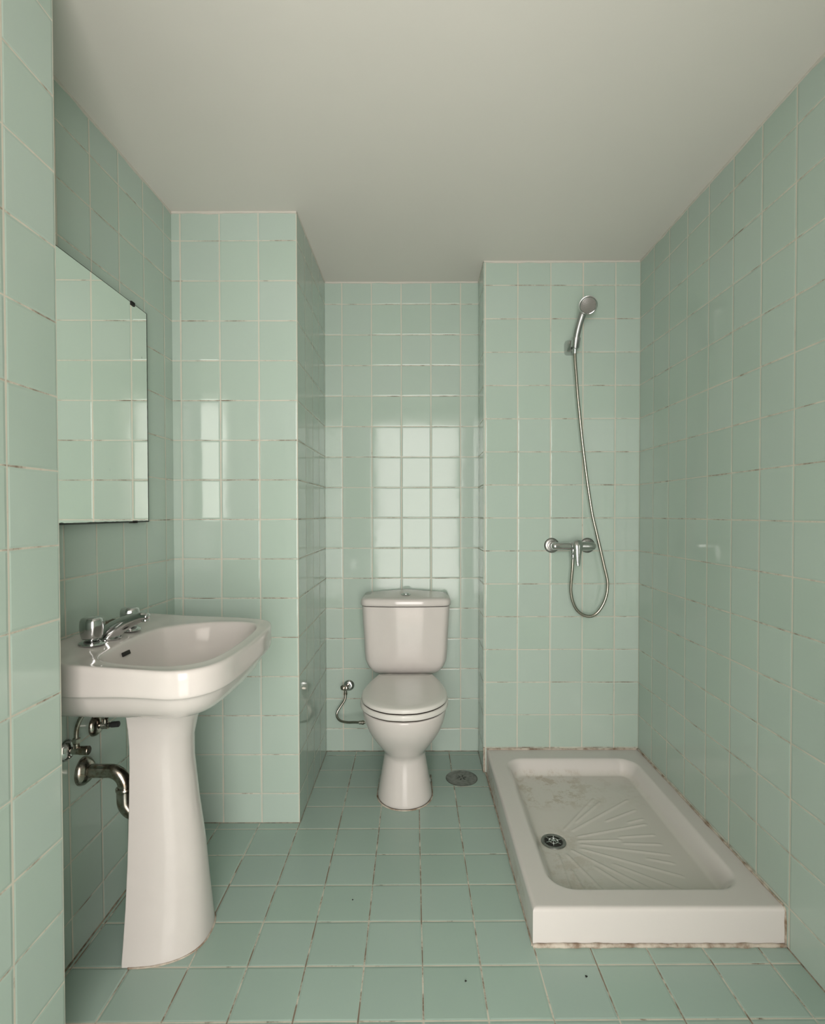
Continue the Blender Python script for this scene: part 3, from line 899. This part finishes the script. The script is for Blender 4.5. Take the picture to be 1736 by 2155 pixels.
# shower hose
hz = thing('shower_hose', 'long ribbed metal shower hose looping from mixer up to handset', 'hose', (.75, 2.38, .72))
hose_mesh([(.6895, 2.366, .995), (.6880, 2.368, .95), (.6855, 2.372, .90), (.6835, 2.376, .865), (.6845, 2.379, .83), (.6925, 2.381, .791), (.7080, 2.383, .757), (.7263, 2.384, .737), (.7480, 2.385, .7255), (.7700, 2.385, .7215), (.7920, 2.385, .7285), (.8130, 2.384, .7490), (.8310, 2.383, .780), (.8425, 2.381, .815), (.8470, 2.380, .850), (.8455, 2.379, .886), (.8300, 2.380, .955), (.8118, 2.380, 1.034), (.7950, 2.380, 1.105), (.7775, 2.380, 1.182), (.7580, 2.380, 1.305), (.7407, 2.380, 1.435), (.7290, 2.379, 1.530), (.7190, 2.378, 1.624), (.7105, 2.377, 1.705), (.7038, 2.376, 1.791), (.6985, 2.375, 1.85), (.6965, 2.374, 1.893)], .0072, .0026, 'hose', M_hose, hz, 14)
mb = MB(); mb.lathe([(.0085, 0), (.0095, .002), (.0095, .014), (.0105, .018), (.0105, .028), (.009, .030)], (.6965, 2.374, 1.884), (.02, -.02, 1), 24)
mb.build('end_fitting', M_chrome, hz); mb = MB()
mb.lathe([(.0095, 0), (.0105, .001), (.0105, .012), (.0085, .020)], (.6895, 2.366, 1.000), (0, 0, -1), 24)
mb.build('end_fitting', M_chrome, hz)

# wall bracket for the handset
br = thing('handset_bracket', 'chrome wall bracket holding the shower handset', 'bracket', (.687, YS, 1.925))
mb = MB()
rs = []
for (y, x0, x1, z0, z1) in [(YS, .664, .716, 1.893, 1.957), (YS - .010, .664, .716, 1.893, 1.957), (YS - .030, .672, .712, 1.903, 1.953), (YS - .040, .680, .710, 1.910, 1.950)]:
    cx_, cz_ = (x0+x1)/2, (z0+z1)/2; hw, hh = (x1-x0)/2, (z1-z0)/2
    rg = []
    for k in range(24):
        a = 2*pi*k/24; c, s = cos(a), sin(a); r = (abs(c)**5 + abs(s)**5)**(-1/5)
        rg.append(Vector((cx_ + hw*c*r, y, cz_ + hh*s*r)))
    rs.append(rg)
mb.rings(rs); mb.build('wall_plate', M_chrome, br, auto=35)
mb = MB()     # split cup
ax = Vector((.10, -.12, 1)).normalized(); cc = Vector((.6975, 2.373, 1.912))
a_ = Vector((0, -1, 0)); a_ = (a_ - ax*a_.dot(ax)).normalized(); b_ = ax.cross(a_)
V = []; F = []; N2 = 30
for i in range(N2+1):
    th_ = radians(28) + (2*pi - radians(56))*i/N2
    d = cos(th_)*a_ + sin(th_)*b_
    for (r, h_) in ((.0145, 0), (.0185, 0), (.0195, .040), (.0155, .040)): V.append(cc + ax*h_ + d*r)
for i in range(N2):
    for k in range(4): F.append((4*i+k, 4*i+(k+1) % 4, 4*i+4+(k+1) % 4, 4*i+4+k))
F += [(0,1,2,3), (4*N2+3, 4*N2+2, 4*N2+1, 4*N2)]
mb.add(V, F); mb.build('cup', M_chrome, br, auto=40)

# hand shower
hs = thing('shower_handset', 'round chrome shower handset tilted in its bracket high on the wall', 'shower head', (.70, 2.37, 1.92))
mb = MB()
path = crom([(.6975, 2.3735, 1.905), (.7000, 2.3705, 1.935), (.7030, 2.366, 1.965), (.7080, 2.359, 1.995), (.7140, 2.354, 2.020), (.7190, 2.350, 2.038), (.7235, 2.347, 2.054)], 6)
rad = [lerp(.0115, .0142, sstep(0, .3, i/(len(path)-1))) + .0015*sstep(.5, .9, i/(len(path)-1)) for i in range(len(path))]
mb.tube(path, rad, 28); mb.build('handle', simple('worn_chrome', (.40, .41, .40), .36, 1.0), hs, auto=None)
hn = Vector((-.10, -.86, -.50)).normalized(); hc = Vector((.7365, 2.3220, 2.0780))
mb = MB(); mb.lathe([(.006, -.026), (.018, -.023), (.030, -.014), (.0375, -.002), (.0395, .006), (.0390, .010), (.0370, .0105), (.0355, .0085)], hc, hn, 48)
shell = mb.build('head_shell', M_chrome2, hs, auto=50)
mb = MB(); mb.lathe([(.0372, .0085), (.0372, .0110), (.0355, .0125), (.0335, .0118), (.0330, .0100)], hc, hn, 48)
mb.build('face_rim', M_chrome, shell, auto=50)
mb = MB(); mb.lathe([(.0320, .0095), (.0320, .0118), (.0300, .0128), (.002, .0145)], hc, hn, 48)
up_ = Vector((0, 0, 1)); fa = (up_ - hn*up_.dot(hn)).normalized(); fb = hn.cross(fa)
for ring_r, cnt in ((.009, 6), (.0175, 12), (.026, 18)):
    for k in range(cnt):
        th_ = 2*pi*k/cnt
        mb.lathe([(.0016, 0), (.0012, .0022)], hc + hn*.0130 + ring_r*(cos(th_)*fa + sin(th_)*fb), hn, 8)
mb.build('spray_face', simple('grey_spray_plate', (.24, .23, .21), .35), shell)

# ------------------------------------------------------------------ scattered specks of grit on the floor and in the tray
def speck(x, y, z, r, label):
    mb = MB()
    mb.lathe([(r*.6, 0), (r, r*.4), (r*.7, r*.9), (r*.2, r*1.1)], (x, y, z), (.1, .1, 1), 9, 3, .3)
    o = mb.build('grit_speck', M_dark, None); tag(o, label, 'speck')
speck(-.199, 1.620, .0003, .0022, 'tiny dark speck of grit on the floor between pedestal and toilet')
speck(.430, 1.348, .0003, .0030, 'small dark speck of grit on the floor in front of the shower tray')
speck(.121, 1.335, .0003, .0026, 'small dark speck of grit on the floor nearest the camera in the middle')
speck(.868, 1.612, .0455, .0022, 'tiny dark speck lying in the shower tray near its front corner')

# grimy joint between the floor and the walls
M_joint = simple('grimy_joint', (.34, .29, .22), .7, var=(.10, .075, .05), varscale=30, bumpscale=80, bumpamt=.002)
def joint(i, pts, r=.0032):
    P = []
    for a, c in zip(pts, pts[1:]):
        a = Vector(a); c = Vector(c); k = max(2, int((c-a).length/.02))
        P += [a.lerp(c, j/k) for j in range(k)]
    P.append(Vector(pts[-1]))
    mb = MB(); mb.tube(P, [r*(.7 + .6*abs(mnoise.noise(p*16))) for p in P], 6)
    struct(mb.build('baseboard_%d' % i, M_joint, None, auto=None))
joint(1, [(XL + .009*1.3, 1.09, 0), (XL + .009, 1.36, 0), (XL, YN, 0)], .0042)
joint(2, [(XL, YN, 0), (XN, YN, 0)], .0028)
joint(3, [(XN, YN, 0), (XN, YT, 0)], .0028)
joint(4, [(XN, YT, 0), (XP, YT, 0)], .0036)
joint(5, [(XP, YT, 0), (XP, YS, 0)], .0028)
joint(6, [(XR, TY0, 0), (XR, YF, 0)], .0034)
joint(7, [(XJ, YF, 0), (XJ, YJ, 0)], .0028)

# put every part under its thing without moving it
bpy.context.view_layer.update()
for r in ROOTS:
    inv = Matrix.Translation(r.location).inverted()
    for ch in list(r.children):
        ch.matrix_parent_inverse = inv

# the mirror hangs a little off the wall at its near side
PIV = Vector((XL, my1, mz0))
mir.matrix_world = Matrix.Translation(PIV) @ Matrix.Rotation(.014, 4, 'Z') @ Matrix.Translation(-PIV) @ Matrix.Translation(mir.location)
